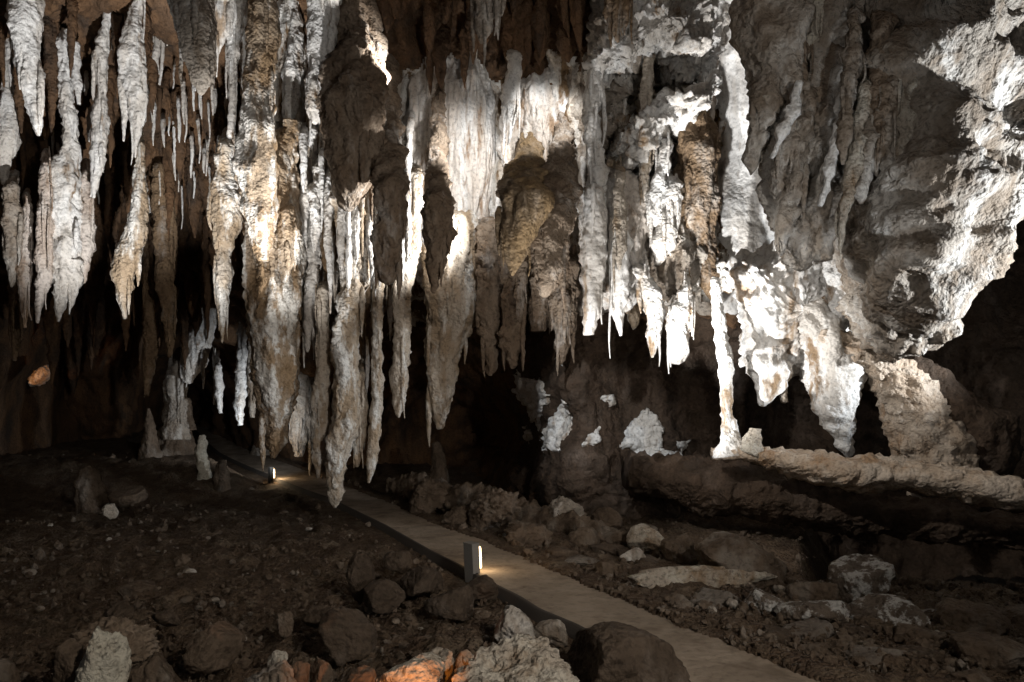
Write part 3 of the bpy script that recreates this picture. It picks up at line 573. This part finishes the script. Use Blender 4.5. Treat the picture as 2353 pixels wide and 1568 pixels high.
# back of the cave, beyond the path
S('grey white drapery hanging at the far end of the path', 19.5, [(480, 600, 22), (474, 700, 26), (462, 769, 28), (446, 830, 26), (428, 880, 8)], 'white', extra=[[(424, 720, 8), (425, 800, 8), (420, 870, 8)]])
S('pale thin column above the far end of the path', 20, [(408, 840, 20), (404, 900, 24), (405, 965, 24), (405, 1010, 30)], 'grey')
S('white ribbon stalactite just right of the far path', 19, [(566, 680, 10), (556, 760, 10), (554, 860, 11), (550, 930, 13), (553, 978, 5)], 'white')
S('short white drip left of the white ribbon by the far path', 19, [(498, 840, 9), (503, 900, 10), (506, 950, 4)], 'white')
S('grey stalactite behind the huge ochre one at the far wall', 20, [(590, 760, 16), (584, 860, 18), (580, 960, 5)], 'grey')
S('grey drapery far behind the gap between ochre and tallest stalactites', 20, [(690, 800, 26), (690, 900, 28), (688, 1000, 26), (686, 1050, 10)], 'grey', extra=[[(715, 840, 14), (712, 980, 10)]])
def G(label, D, pts, m, **kw):
    pts = list(pts); gpy = HZ+(CAMZ-float(ground_z(np.array([(pts[-1][0]-CX)/F*D]), np.array([float(D)]))[0][0])+.12)/D*F
    if gpy > pts[-1][1]+4: pts.append((pts[-1][0], gpy, pts[-1][2]*1.25))
    return hang('stalagmite', label, 'stalagmite', D, pts, m, **kw)
G('pointed grey stalagmite left of the far path', 19.5, [(341, 938, 3), (344, 970, 9), (344, 1000, 15), (342, 1030, 22)], 'stone')
G('cluster of fused pale stalagmites at the foot of the far column', 20.5, [(400, 925, 10), (405, 960, 26), (404, 1000, 34), (404, 1030, 44)], 'stone', extra=[[(432, 915, 5), (434, 950, 10), (436, 990, 14)]])
G('small pale standing stone left of the far path edge', 17.5, [(463, 1000, 5), (464, 1015, 10), (460, 1040, 14), (466, 1065, 13), (470, 1090, 13)], 'cream')
G('brown stub beside the kerb below the small standing stone', 16.8, [(512, 1056, 6), (512, 1075, 12), (512, 1104, 17)], 'stone')
G('dim lumpy stalagmite in the dark at the far left', 14.5, [(195, 1074, 10), (205, 1095, 24), (210, 1125, 32), (212, 1160, 38)], 'stone')
G('grey stalagmite in the shadow right of the tallest stalactite', 15.5, [(1000, 1016, 8), (1008, 1040, 16), (1012, 1070, 18), (1010, 1100, 22)], 'stone')
G('pale mound under the white ribbon beside the far path', 25, [(620, 985, 10), (615, 1010, 28), (620, 1045, 40)], 'grey')
G('grey wall foot where the far right edge of the path begins', 29, [(545, 960, 8), (530, 985, 16), (540, 1020, 22)], 'grey')
# rock added at the far left, its outline shaped like a patch of amber light
mass('rock_formation', 'flame shaped rock glowing amber in the dark at the far left', rf, 20, [(112, 836), (116, 850), (104, 868), (86, 884), (70, 890), (68, 872), (80, 858), (96, 848)], 'tan', front=.2, back=.35, amp=.05, rip=.04)
spot('lamp_amber_hollow', tuple(P(60, 900, 18.9)), P(94, 860, 20), 26, 36, .3, (1, .40, .1), .02)

# ------------------------------------------------------------------ hosts of small stalactites
rs = random.Random(11)
LM = [(50, 'under the broad white corner stalactite'), (150, 'beside the long swollen pale stalactite'), (235, 'beside the ragged flaked stalactite'), (310, 'beside the bright pointed stalactite'), (380, 'above the long brown banded column'), (455, 'under the broad dull grey stalactite'), (525, 'behind the white ribbon stalactite'),
      (620, 'behind the huge ochre stalactite'), (735, 'behind the thick white stalactite'), (860, 'behind the brown stacked knobs'), (955, 'left of the brown wedge'), (1050, 'above the wide broken tip'), (1130, 'at the right end of the white curtain'), (1210, 'above the amber tip'), (1290, 'above the folded brown stalactite'), (1370, 'by the round ended stalactite'), (1450, 'by the twisted brown rod'), (1530, 'inside the pale recess'), (1610, 'next to the dark tongue of the recess')]
def near_lm(px): return min(LM, key=lambda t: abs(t[0]-px))[1]
def cone_set(n, box, length, width, m, label, group, front=0.1, amp=.12):
    for k in range(n):
        px = rs.uniform(box[0], box[1]); py = rs.uniform(box[2], box[3]); D = float(wallD(px, py)[0])-front
        L = rs.uniform(*length); w = rs.uniform(*width)
        pts = [(px, py-40, w*.9, D+1.1), (px, py-10, w*1.2, D+.1), (px+rs.uniform(-3, 3), py+L*.3, w), (px+rs.uniform(-4, 4), py+L*.7, w*.7), (px, py+L, 1.2)]
        V, Q = tube_arrays(pts, D, seed=k+n, amp=amp, res=.05, kmax=40)
        adj = ('long ' if L > (length[0]+length[1])/2 else 'short ')+('thick ' if w > (width[0]+width[1])/2 else 'slim ')
        tag(obj(ST, V, Q, M[m], origin=P(px, py, D)), adj+label+' '+near_lm(px), ST, group)
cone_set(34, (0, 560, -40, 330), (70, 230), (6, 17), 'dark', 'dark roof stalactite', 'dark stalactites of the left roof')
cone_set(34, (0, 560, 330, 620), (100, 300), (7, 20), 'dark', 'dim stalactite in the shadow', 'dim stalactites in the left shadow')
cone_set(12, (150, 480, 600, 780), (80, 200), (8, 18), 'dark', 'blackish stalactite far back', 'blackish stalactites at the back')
cone_set(46, (335, 545, 150, 470), (30, 110), (2.0, 4.5), 'white', 'white soda straw', 'soda straws', .5, .06)
cone_set(12, (100, 300, 120, 420), (30, 110), (2.0, 4.5), 'white', 'white straw', 'straws by the bright stalactites', .6, .06)
cone_set(34, (560, 930, 160, 560), (80, 260), (4, 15), 'lit_streaky', 'streaked stalactite', 'streaked stalactites of the curtain', .35)
cone_set(26, (640, 960, 290, 480), (120, 330), (5, 13), 'white', 'white streak stalactite', 'white streak stalactites', 1.0, .2)
cone_set(9, (960, 1340, 220, 520), (40, 150), (5, 12), 'smooth', 'pale flowstone rib', 'ribs of the white curtain', .05)
cone_set(18, (580, 800, 80, 520), (70, 220), (8, 20), 'white', 'white drapery stalactite', 'white drapery stalactites', .15)
cone_set(16, (1340, 1640, 150, 560), (40, 130), (4, 11), 'white', 'white crusted stalactite', 'crusted stalactites of the recess', .15)
cone_set(26, (850, 1340, -60, 90), (50, 170), (10, 24), 'dark', 'dark roof stub', 'dark roof stubs')
cone_set(8, (1240, 1640, 640, 720), (30, 90), (8, 16), 'tan', 'brown rim drip', 'brown rim drips', .3)

for k in range(16):
    px, py = rs.uniform(1340, 1650), rs.uniform(230, 640); D = float(wallD(px, py)[0])-.05; w = rs.uniform(20, 42); hgt = w*rs.uniform(1.1, 2.1)
    pl = [(px+math.cos(a)*w*rs.uniform(.7, 1.2), py+math.sin(a)*hgt*rs.uniform(.75, 1.2)) for a in np.linspace(0, 2*math.pi, 11)[:-1]]
    mm = rs.choice(['white', 'grey', 'lit_streaky', 'white', 'tan'])
    mass('rock_formation', {'white': 'white', 'grey': 'grey', 'lit_streaky': 'streaked', 'tan': 'brownish'}[mm]+(' big' if w > 31 else ' small')+(' high' if py < 430 else ' low')+' lump of crust '+near_lm(px), rf, D, pl, mm, group='lumps on the recess wall', front=.32, back=.5, amp=.16, rip=.08, lump=2.6)
# ------------------------------------------------------------------ boulders
def ico(sub):
    import bmesh
    bm = bmesh.new(); bmesh.ops.create_icosphere(bm, subdivisions=sub, radius=1)
    V = np.array([v.co[:] for v in bm.verts]); Q = np.array([[v.index for v in f.verts] for f in bm.faces]); bm.free()
    return V, Q
ICO = {k: ico(k) for k in (2, 3, 4, 5, 6)}
def rock_arrays(sub, seed, planes=14, rough=.06, knob=0.):
    r_ = np.random.RandomState(seed); V, Q = ICO[sub]
    n = r_.normal(size=(planes, 3)); n /= np.linalg.norm(n, axis=1)[:, None]; d = r_.uniform(.55, 1.0, planes)
    dot = V @ n.T; s = np.where(dot > .05, d[None]/np.maximum(dot, .05), 9)
    k = 34.0; rr = -np.log(np.exp(-k*np.minimum(s, 1.6)).sum(1)+math.exp(-k*1.15))/k
    W = V*rr[:, None]; o = seed*3.17
    W = W+V*(rough*1.5*fbm(W*2.2+o, 5, .55)-rough*.6*np.maximum(0, .12-np.abs(perlin(W*2.0+o*1.7)))/.12+rough*.35*billow(W*6+o, 2)+knob*billow(W*3.2+o, 2))[:, None]
    mx, mn = W.max(0), W.min(0)
    return (W-(mx+mn)/2)/((mx-mn)/2), Q
def boulder(label, box, m, D=None, depth=1.0, sub=5, planes=16, rough=.05, knob=0., seed=None, tilt=0., name='boulder', cat='boulder', bury=.34):
    x0, x1, y0, y1 = box
    D = solveD(y1, -.03) if D is None else min(D, solveD(y1, -.03))
    seed = hash_s(label) % 9973 if seed is None else seed
    V, Q = rock_arrays(sub, seed, planes, rough, knob)
    hw = (x1-x0)/2/F*D; hh = (y1-y0)/2/F*D*(1+bury/2); dp = depth*min(hw, hh*1.6)
    V = V*np.array([hw, dp, hh]); a = math.radians(tilt)
    V = V @ np.array([[math.cos(a), 0, -math.sin(a)], [0, 1, 0], [math.sin(a), 0, math.cos(a)]]).T
    Dc = D+dp*.5; c = P((x0+x1)/2, (y0+y1)/2, Dc); c[2] -= hh*bury*.25
    return tag(obj(name, V+c, Q, M[m], origin=c-np.array([0, 0, hh])), label, cat)
BL = []
def B(label, box, *a, **k):
    BL.append(((box[0]+box[1])/2, box[3], label.split(' with ')[0].split(' in the ')[0].split(' at the ')[0].split(' on the ')[0])); return boulder(label, box, *a, **k)
def near_b(px, py):
    t = min(BL, key=lambda t: (t[0]-px)**2+4*(t[1]-py)**2); side = 'left of' if px < t[0] else 'right of'
    return side+' the '+' '.join(t[2].split()[:8])
# right bank
B('knobbly grey rock at the mouth of the black hollow', (1258, 1352, 1140, 1216), 'grey', 10.8, knob=.14)
B('leaning grey slab behind the round brown stone', (1358, 1432, 1168, 1226), 'stone', 10.6, tilt=-25, planes=8)
B('round brown stone on the right bank below the knobbly grey rock', (1303, 1379, 1210, 1264), 'stone', 9.7, planes=4, rough=.04)
B('pale faced stone at the top of the right bank', (1438, 1528, 1206, 1272), 'pale', 9.5, planes=10)
B('dark squat stone between the pale faced stone and the big boulder', (1520, 1600, 1232, 1312), 'stone', 9.1)
B('biggest flat topped boulder on the right bank', (1588, 1828, 1224, 1348), 'stone', 8.7, planes=10, sub=6, rough=.05)
B('stone tucked under the pale faced one', (1420, 1492, 1256, 1306), 'grey', 9.0)
B('long low whitish slab lying in front of the biggest boulder', (1440, 1790, 1303, 1362), 'pale', 7.9, depth=.5, planes=16, sub=6, rough=.08)
B('small upright brown stone at the path edge on the right bank', (1368, 1412, 1290, 1336), 'stone', 7.9)
B('smooth brown boulder right of the whitish slab', (1805, 1932, 1332, 1394), 'stone', 7.4, planes=9)
B('flat brown boulder with white scabs, under the smooth one', (1784, 1966, 1376, 1442), 'blotch', 6.7, planes=12)
B('white blotched pointed rock at the edge of the black cavity', (1900, 2046, 1284, 1392), 'blotch', 7.6, planes=12, tilt=20)
B('two toned boulder in front of the white blotched rock', (1952, 2102, 1374, 1450), 'blotch', 6.9, planes=12)
B('large pitted boulder by the cavity near the right edge', (2150, 2318, 1386, 1472), 'stone', 6.8, knob=.10)
B('rounded boulder cut by the right edge near the corner', (2196, 2380, 1462, 1545), 'stone', 5.8, planes=8)
B('low brown slab before the two toned boulder', (2044, 2174, 1438, 1482), 'stone', 6.1)
B('whitish scuffed rock under the left end of the flat boulder', (1705, 1800, 1352, 1416), 'blotch', 7.0)
B('dark boulder at the far right below the cavity rim', (2290, 2420, 1395, 1470), 'stone', 7.2)
B('lumpy rock pile half in shadow left of the black hollow', (938, 1046, 1094, 1178), 'stone', 12.6, knob=.16)
B('craggy rock left of the knobbly grey one, on the path side', (1068, 1198, 1122, 1216), 'stone', 10.9, knob=.16)
B('low crumbling rock along the far path edge', (1010, 1090, 1165, 1215), 'stone', 11.2, knob=.12)
B('crumbling stone behind the near bollard across the path', (1160, 1270, 1200, 1262), 'stone', 9.9, knob=.12)
B('brown stone on the right path edge under the round one', (1250, 1330, 1255, 1300), 'stone', 9.0)
B('half buried stone right of the path, low on the bank', (1480, 1600, 1366, 1412), 'stone', 6.9, planes=10)
B('flat half buried stone at the right path margin', (1640, 1760, 1425, 1478), 'soil', 6.0)
B('small grey stone near the bottom right of the path', (2040, 2110, 1490, 1525), 'stone', 5.2)
B('brown lump close to the lower right corner', (2190, 2300, 1545, 1600), 'stone', 4.9)
T('rugged low rock bank along the far side of the path', 12, [(890, 1112, 14, 14.6), (960, 1126, 28, 13.6), (1060, 1150, 36, 12.5), (1150, 1172, 40, 11.8), (1240, 1196, 36, 11.1), (1340, 1222, 32, 10.4), (1440, 1246, 26, 9.8)], 'stone', ratio=1.3, amp=.4, rip=.09, name='rock_bank', cat='rock bank')
# left bank
B('upright pointed brown stone on the left bank', (795, 862, 1270, 1375), 'mud', 7.3, planes=9)
B('rounded brown boulder with a flat top, leftmost of the dark trio', (832, 932, 1335, 1402), 'mud', 6.6, planes=8)
B('rounded boulder at the back of the dark trio', (914, 1018, 1304, 1368), 'mud', 7.1, planes=8)
B('rounded boulder of the dark trio nearest the near bollard', (974, 1090, 1346, 1420), 'mud', 6.3, planes=9)
B('dark stone at the foot of the near bollard', (1060, 1146, 1326, 1378), 'mud', 7.0)
B('angular grey stone with a cracked face by the path kerb', (1134, 1236, 1392, 1480), 'grey', 5.9, planes=12)
B('cracked block next to the angular grey stone', (1224, 1306, 1424, 1478), 'grey', 5.7, planes=10)
B('big smooth brown boulder overlapping the path at the bottom', (1306, 1592, 1440, 1620), 'mud', 4.75, planes=7, sub=6, rough=.04, tilt=-12)
B('pale rugged rock in the bottom foreground', (1018, 1340, 1466, 1660), 'pale', 4.45, planes=14, sub=6, rough=.10, knob=.05)
B('amber lit flat rock in the bottom foreground', (862, 1022, 1510, 1640), 'pale', 4.55, planes=12, sub=6)
B('amber lit leaning shard beside the flat amber rock', (974, 1042, 1490, 1575), 'pale', 4.75, planes=8, tilt=-20)
B('small amber stone peeping from behind the pale rugged rock', (1045, 1092, 1498, 1550), 'pale', 4.8)
B('tan slab at the bottom edge left of the amber rock', (770, 870, 1537, 1640), 'stone', 4.5, planes=12)
B('upright tan stone at the bottom edge, right one of two', (712, 769, 1514, 1610), 'stone', 4.6, planes=9)
B('upright tan stone at the bottom edge, left one of two', (656, 714, 1519, 1610), 'stone', 4.65, planes=9)
B('small pale lump behind the upright tan stones', (612, 658, 1498, 1540), 'pale', 4.9)
B('wide grey rock along the bottom edge left of centre', (545, 694, 1527, 1640), 'grey', 4.5, planes=14, knob=.06)
B('sloping grey rock half sunk in the left bank', (730, 872, 1408, 1500), 'mud', 5.4, planes=12, tilt=-20)
B('dark block behind the sloping grey rock', (697, 760, 1396, 1440), 'mud', 5.9)
B('small knobbed stone left of the dark block', (636, 678, 1405, 1460), 'stone', 5.7, knob=.1)
B('pale cream stone standing in the left foreground', (172, 302, 1452, 1650), 'cream', 4.35, planes=10, sub=6, rough=.08)
B('arched brownish rock behind the pale cream stone', (153, 366, 1415, 1535), 'umber', 4.9, planes=10, sub=6, rough=.12, knob=.12)
B('grey pointed rock in the left foreground by itself', (426, 552, 1438, 1535), 'stone', 4.95, planes=12)
B('brown stone right of the pale cream stone', (286, 408, 1505, 1630), 'stone', 4.6, planes=12)
B('brown stone jutting up behind the arched rock', (243, 302, 1382, 1436), 'mud', 5.6)
B('brown stone with a flat side right of the arched rock', (350, 412, 1400, 1440), 'mud', 5.5)
B('black shadowed rock left of the pale cream stone', (128, 214, 1468, 1620), 'stone', 4.6)
B('rounded stone in the bottom left corner', (-30, 38, 1516, 1620), 'stone', 4.5, planes=6)
B('fallen log shaped stone in the dark left background', (251, 340, 1119, 1156), 'stone', 12.6, planes=5, tilt=8)
B('small tan stone in front of the fallen log shaped one', (237, 269, 1158, 1190), 'pale', 11.4)
B('low stone between the upright pointed stone and the kerb', (880, 950, 1265, 1310), 'mud', 7.8)

SLB = [(1480, 1290, 1, 90), (1560, 1330, 0, 120), (1640, 1372, 2, 110), (1540, 1390, 1, 90), (1700, 1300, 0, 120), (1850, 1452, 2, 120), (1760, 1460, 1, 110), (1900, 1500, 0, 100), (2010, 1510, 2, 130), (2120, 1510, 1, 120), (2250, 1500, 0, 100), (2140, 1420, 2, 90), (2060, 1400, 0, 100), (1400, 1262, 1, 80), (1330, 1290, 2, 80), (1660, 1330, 1, 90), (2330, 1440, 2, 110), (1960, 1450, 1, 90)]
for k, (px, py, mi_, w) in enumerate(SLB):
    lab = ['brown', 'muddy', 'grey'][mi_]+' flat slab bedded in the right bank, '+near_b(px, py).replace(' whitish', '')
    boulder(' '.join(lab.split()[:15]), (px-w*.62, px+w*.62, py-w*.17, py+w*.2), ['stone', 'mud', 'slate'][mi_], None, depth=1.5, planes=12, rough=.06, seed=4000+k, tilt=-10+(k*37 % 16), name='flat_rock', cat='rock', bury=.3)['kind'] = 'thing'
# loose stones, alike, and the gravel
protos = []
for k in range(7):
    V, Q = rock_arrays(3, 500+k, 9, .06); protos.append(make_mesh('small_stone', V, Q)); protos[-1].materials.append(M[['stone', 'stone', 'soil', 'grey', 'stone', 'soil', 'pale'][k]])
r2 = np.random.RandomState(5); cnt = 0
def place_stone(px, py, size_px, label, group):
    D = solveD(py, -.05); x = (px-CX)/F*D
    zz, i_ = ground_z(np.array([x]), np.array([D]))
    if i_[0]: return False
    ki = r2.choice(7, p=[.2, .2, .18, .16, .14, .1, .02]); me = protos[ki]
    o = bpy.data.objects.new('small_stone', me); C.objects.link(o); s = size_px/F*D/2
    o.location = (x, D, float(zz[0])+s*.02); o.scale = (s*r2.uniform(.8, 1.4), s*r2.uniform(.8, 1.3), s*r2.uniform(.55, .95))
    o.rotation_euler = (r2.uniform(-.4, .4), r2.uniform(-.4, .4), r2.uniform(0, 6.28))
    tag(o, ('larger ' if size_px > 20 else 'small ' if size_px > 12 else 'tiny ')+['brown ', 'brown ', 'earthy ', 'grey ', 'brown ', 'earthy ', 'pale '][ki]+label+' '+near_b(px, py), 'stone', group); return True
for k in range(190):
    px = r2.uniform(0, 1250); py = r2.uniform(1180, 1560)
    place_stone(px, py, 10+26*r2.uniform(0, 1)**2*(.5+.8*(py-1100)/460), 'loose stone', 'loose stones on the cave floor')
for k in range(150):
    py = r2.uniform(1180, 1560); px = np.interp(py, [1157, 1294, 1432, 1568], [930, 1250, 1590, 1910])+r2.uniform(5, 620)
    if px > 2400: continue
    place_stone(px, py, 10+28*r2.uniform(0, 1)**2*(.5+.8*(py-1100)/460), 'loose stone', 'loose stones on the cave floor')
V0, Q0 = ICO[2][0], ICO[2][1]; V1, Q1 = ico(1)
gv, gq = [], []; n = 6500
pxs = r2.uniform(-60, 2420, n); pys = 1090+490*r2.uniform(0, 1, n)**.8; base = 0
for px, py in zip(pxs, pys):
    D = solveD(py, -.06); x = (px-CX)/F*D; zz, i_ = ground_z(np.array([x]), np.array([D]))
    if i_[0]: continue
    s = r2.lognormal(math.log(.014), .62)*(D/8)**.3
    gv.append(V1*(s*r2.uniform(.6, 1.4, 3))*(1+r2.uniform(-.25, .25, (len(V1), 1)))+np.array([x, D, float(zz[0])+.03*r2.uniform(-.3, 1)])); gq.append(Q1+base); base += len(V1)
tag(obj('gravel', np.vstack(gv), np.vstack(gq), M['stone'], smooth=False), 'loose gravel and crumbs over the earth floor', 'gravel', kind='stuff')

# ------------------------------------------------------------------ bollard lights
import bmesh, mathutils
def box_mesh(sx, sy, sz, bev, seg=3):
    bm = bmesh.new(); bmesh.ops.create_cube(bm, size=1)
    bmesh.ops.scale(bm, vec=(sx, sy, sz), verts=bm.verts)
    bmesh.ops.bevel(bm, geom=bm.edges[:], offset=bev, segments=seg, affect='EDGES', profile=.5)
    bmesh.ops.triangulate(bm, faces=bm.faces[:])
    V = np.array([v.co[:] for v in bm.verts]); bm.verts.index_update()
    Q = np.array([[v.index for v in f.verts] for f in bm.faces]); bm.free(); return V, Q
def bollard(label, px, py, rz, tilt, power):
    D = solveD(py, -.02); base = P(px, py, D)
    e = bpy.data.objects.new('bollard_light', None); C.objects.link(e); e.location = base
    tag(e, label, 'bollard light', 'bollard lights along the kerb')
    R = np.array(mathutils.Euler((0, math.radians(tilt), math.radians(rz))).to_matrix())
    def part(name, V, Q, off, m, sm=False):
        o = obj(name, (V+np.array(off)) @ R.T+base, Q, M[m], e, smooth=sm, origin=base); return o
    V, Q = box_mesh(.10, .17, .46, .006); post = part('post', V, Q, (0, 0, .17), 'post')
    V, Q = box_mesh(.108, .178, .012, .003); part('cap', V, Q, (0, 0, .407), 'post')
    V, Q = box_mesh(.05, .135, .255, .022, 4); part('lens', V, Q, (.073, 0, .235), 'lens', True)
    V, Q = box_mesh(.012, .15, .012, .003); part('lens_clip', V, Q, (.096, 0, .225), 'fitting')
    V, Q = box_mesh(.03, .012, .06, .003); part('cable_plate', V, Q, (.0, -.088, .05), 'fitting')
    l = bpy.data.lights.new('bollard_lamp', 'POINT'); lo = bpy.data.objects.new('bollard_lamp', l); C.objects.link(lo)
    lo.location = base+R @ np.array([.16, 0, .25]); l.energy = power; l.color = (1, .74, .46); l.shadow_soft_size = .05
    return e
bollard('large grey bollard light with a glowing lens on the near kerb', 1086, 1330, 40, -3, 3)
bollard('small bollard light far back on the kerb', 622, 1108, 40, 0, 12)
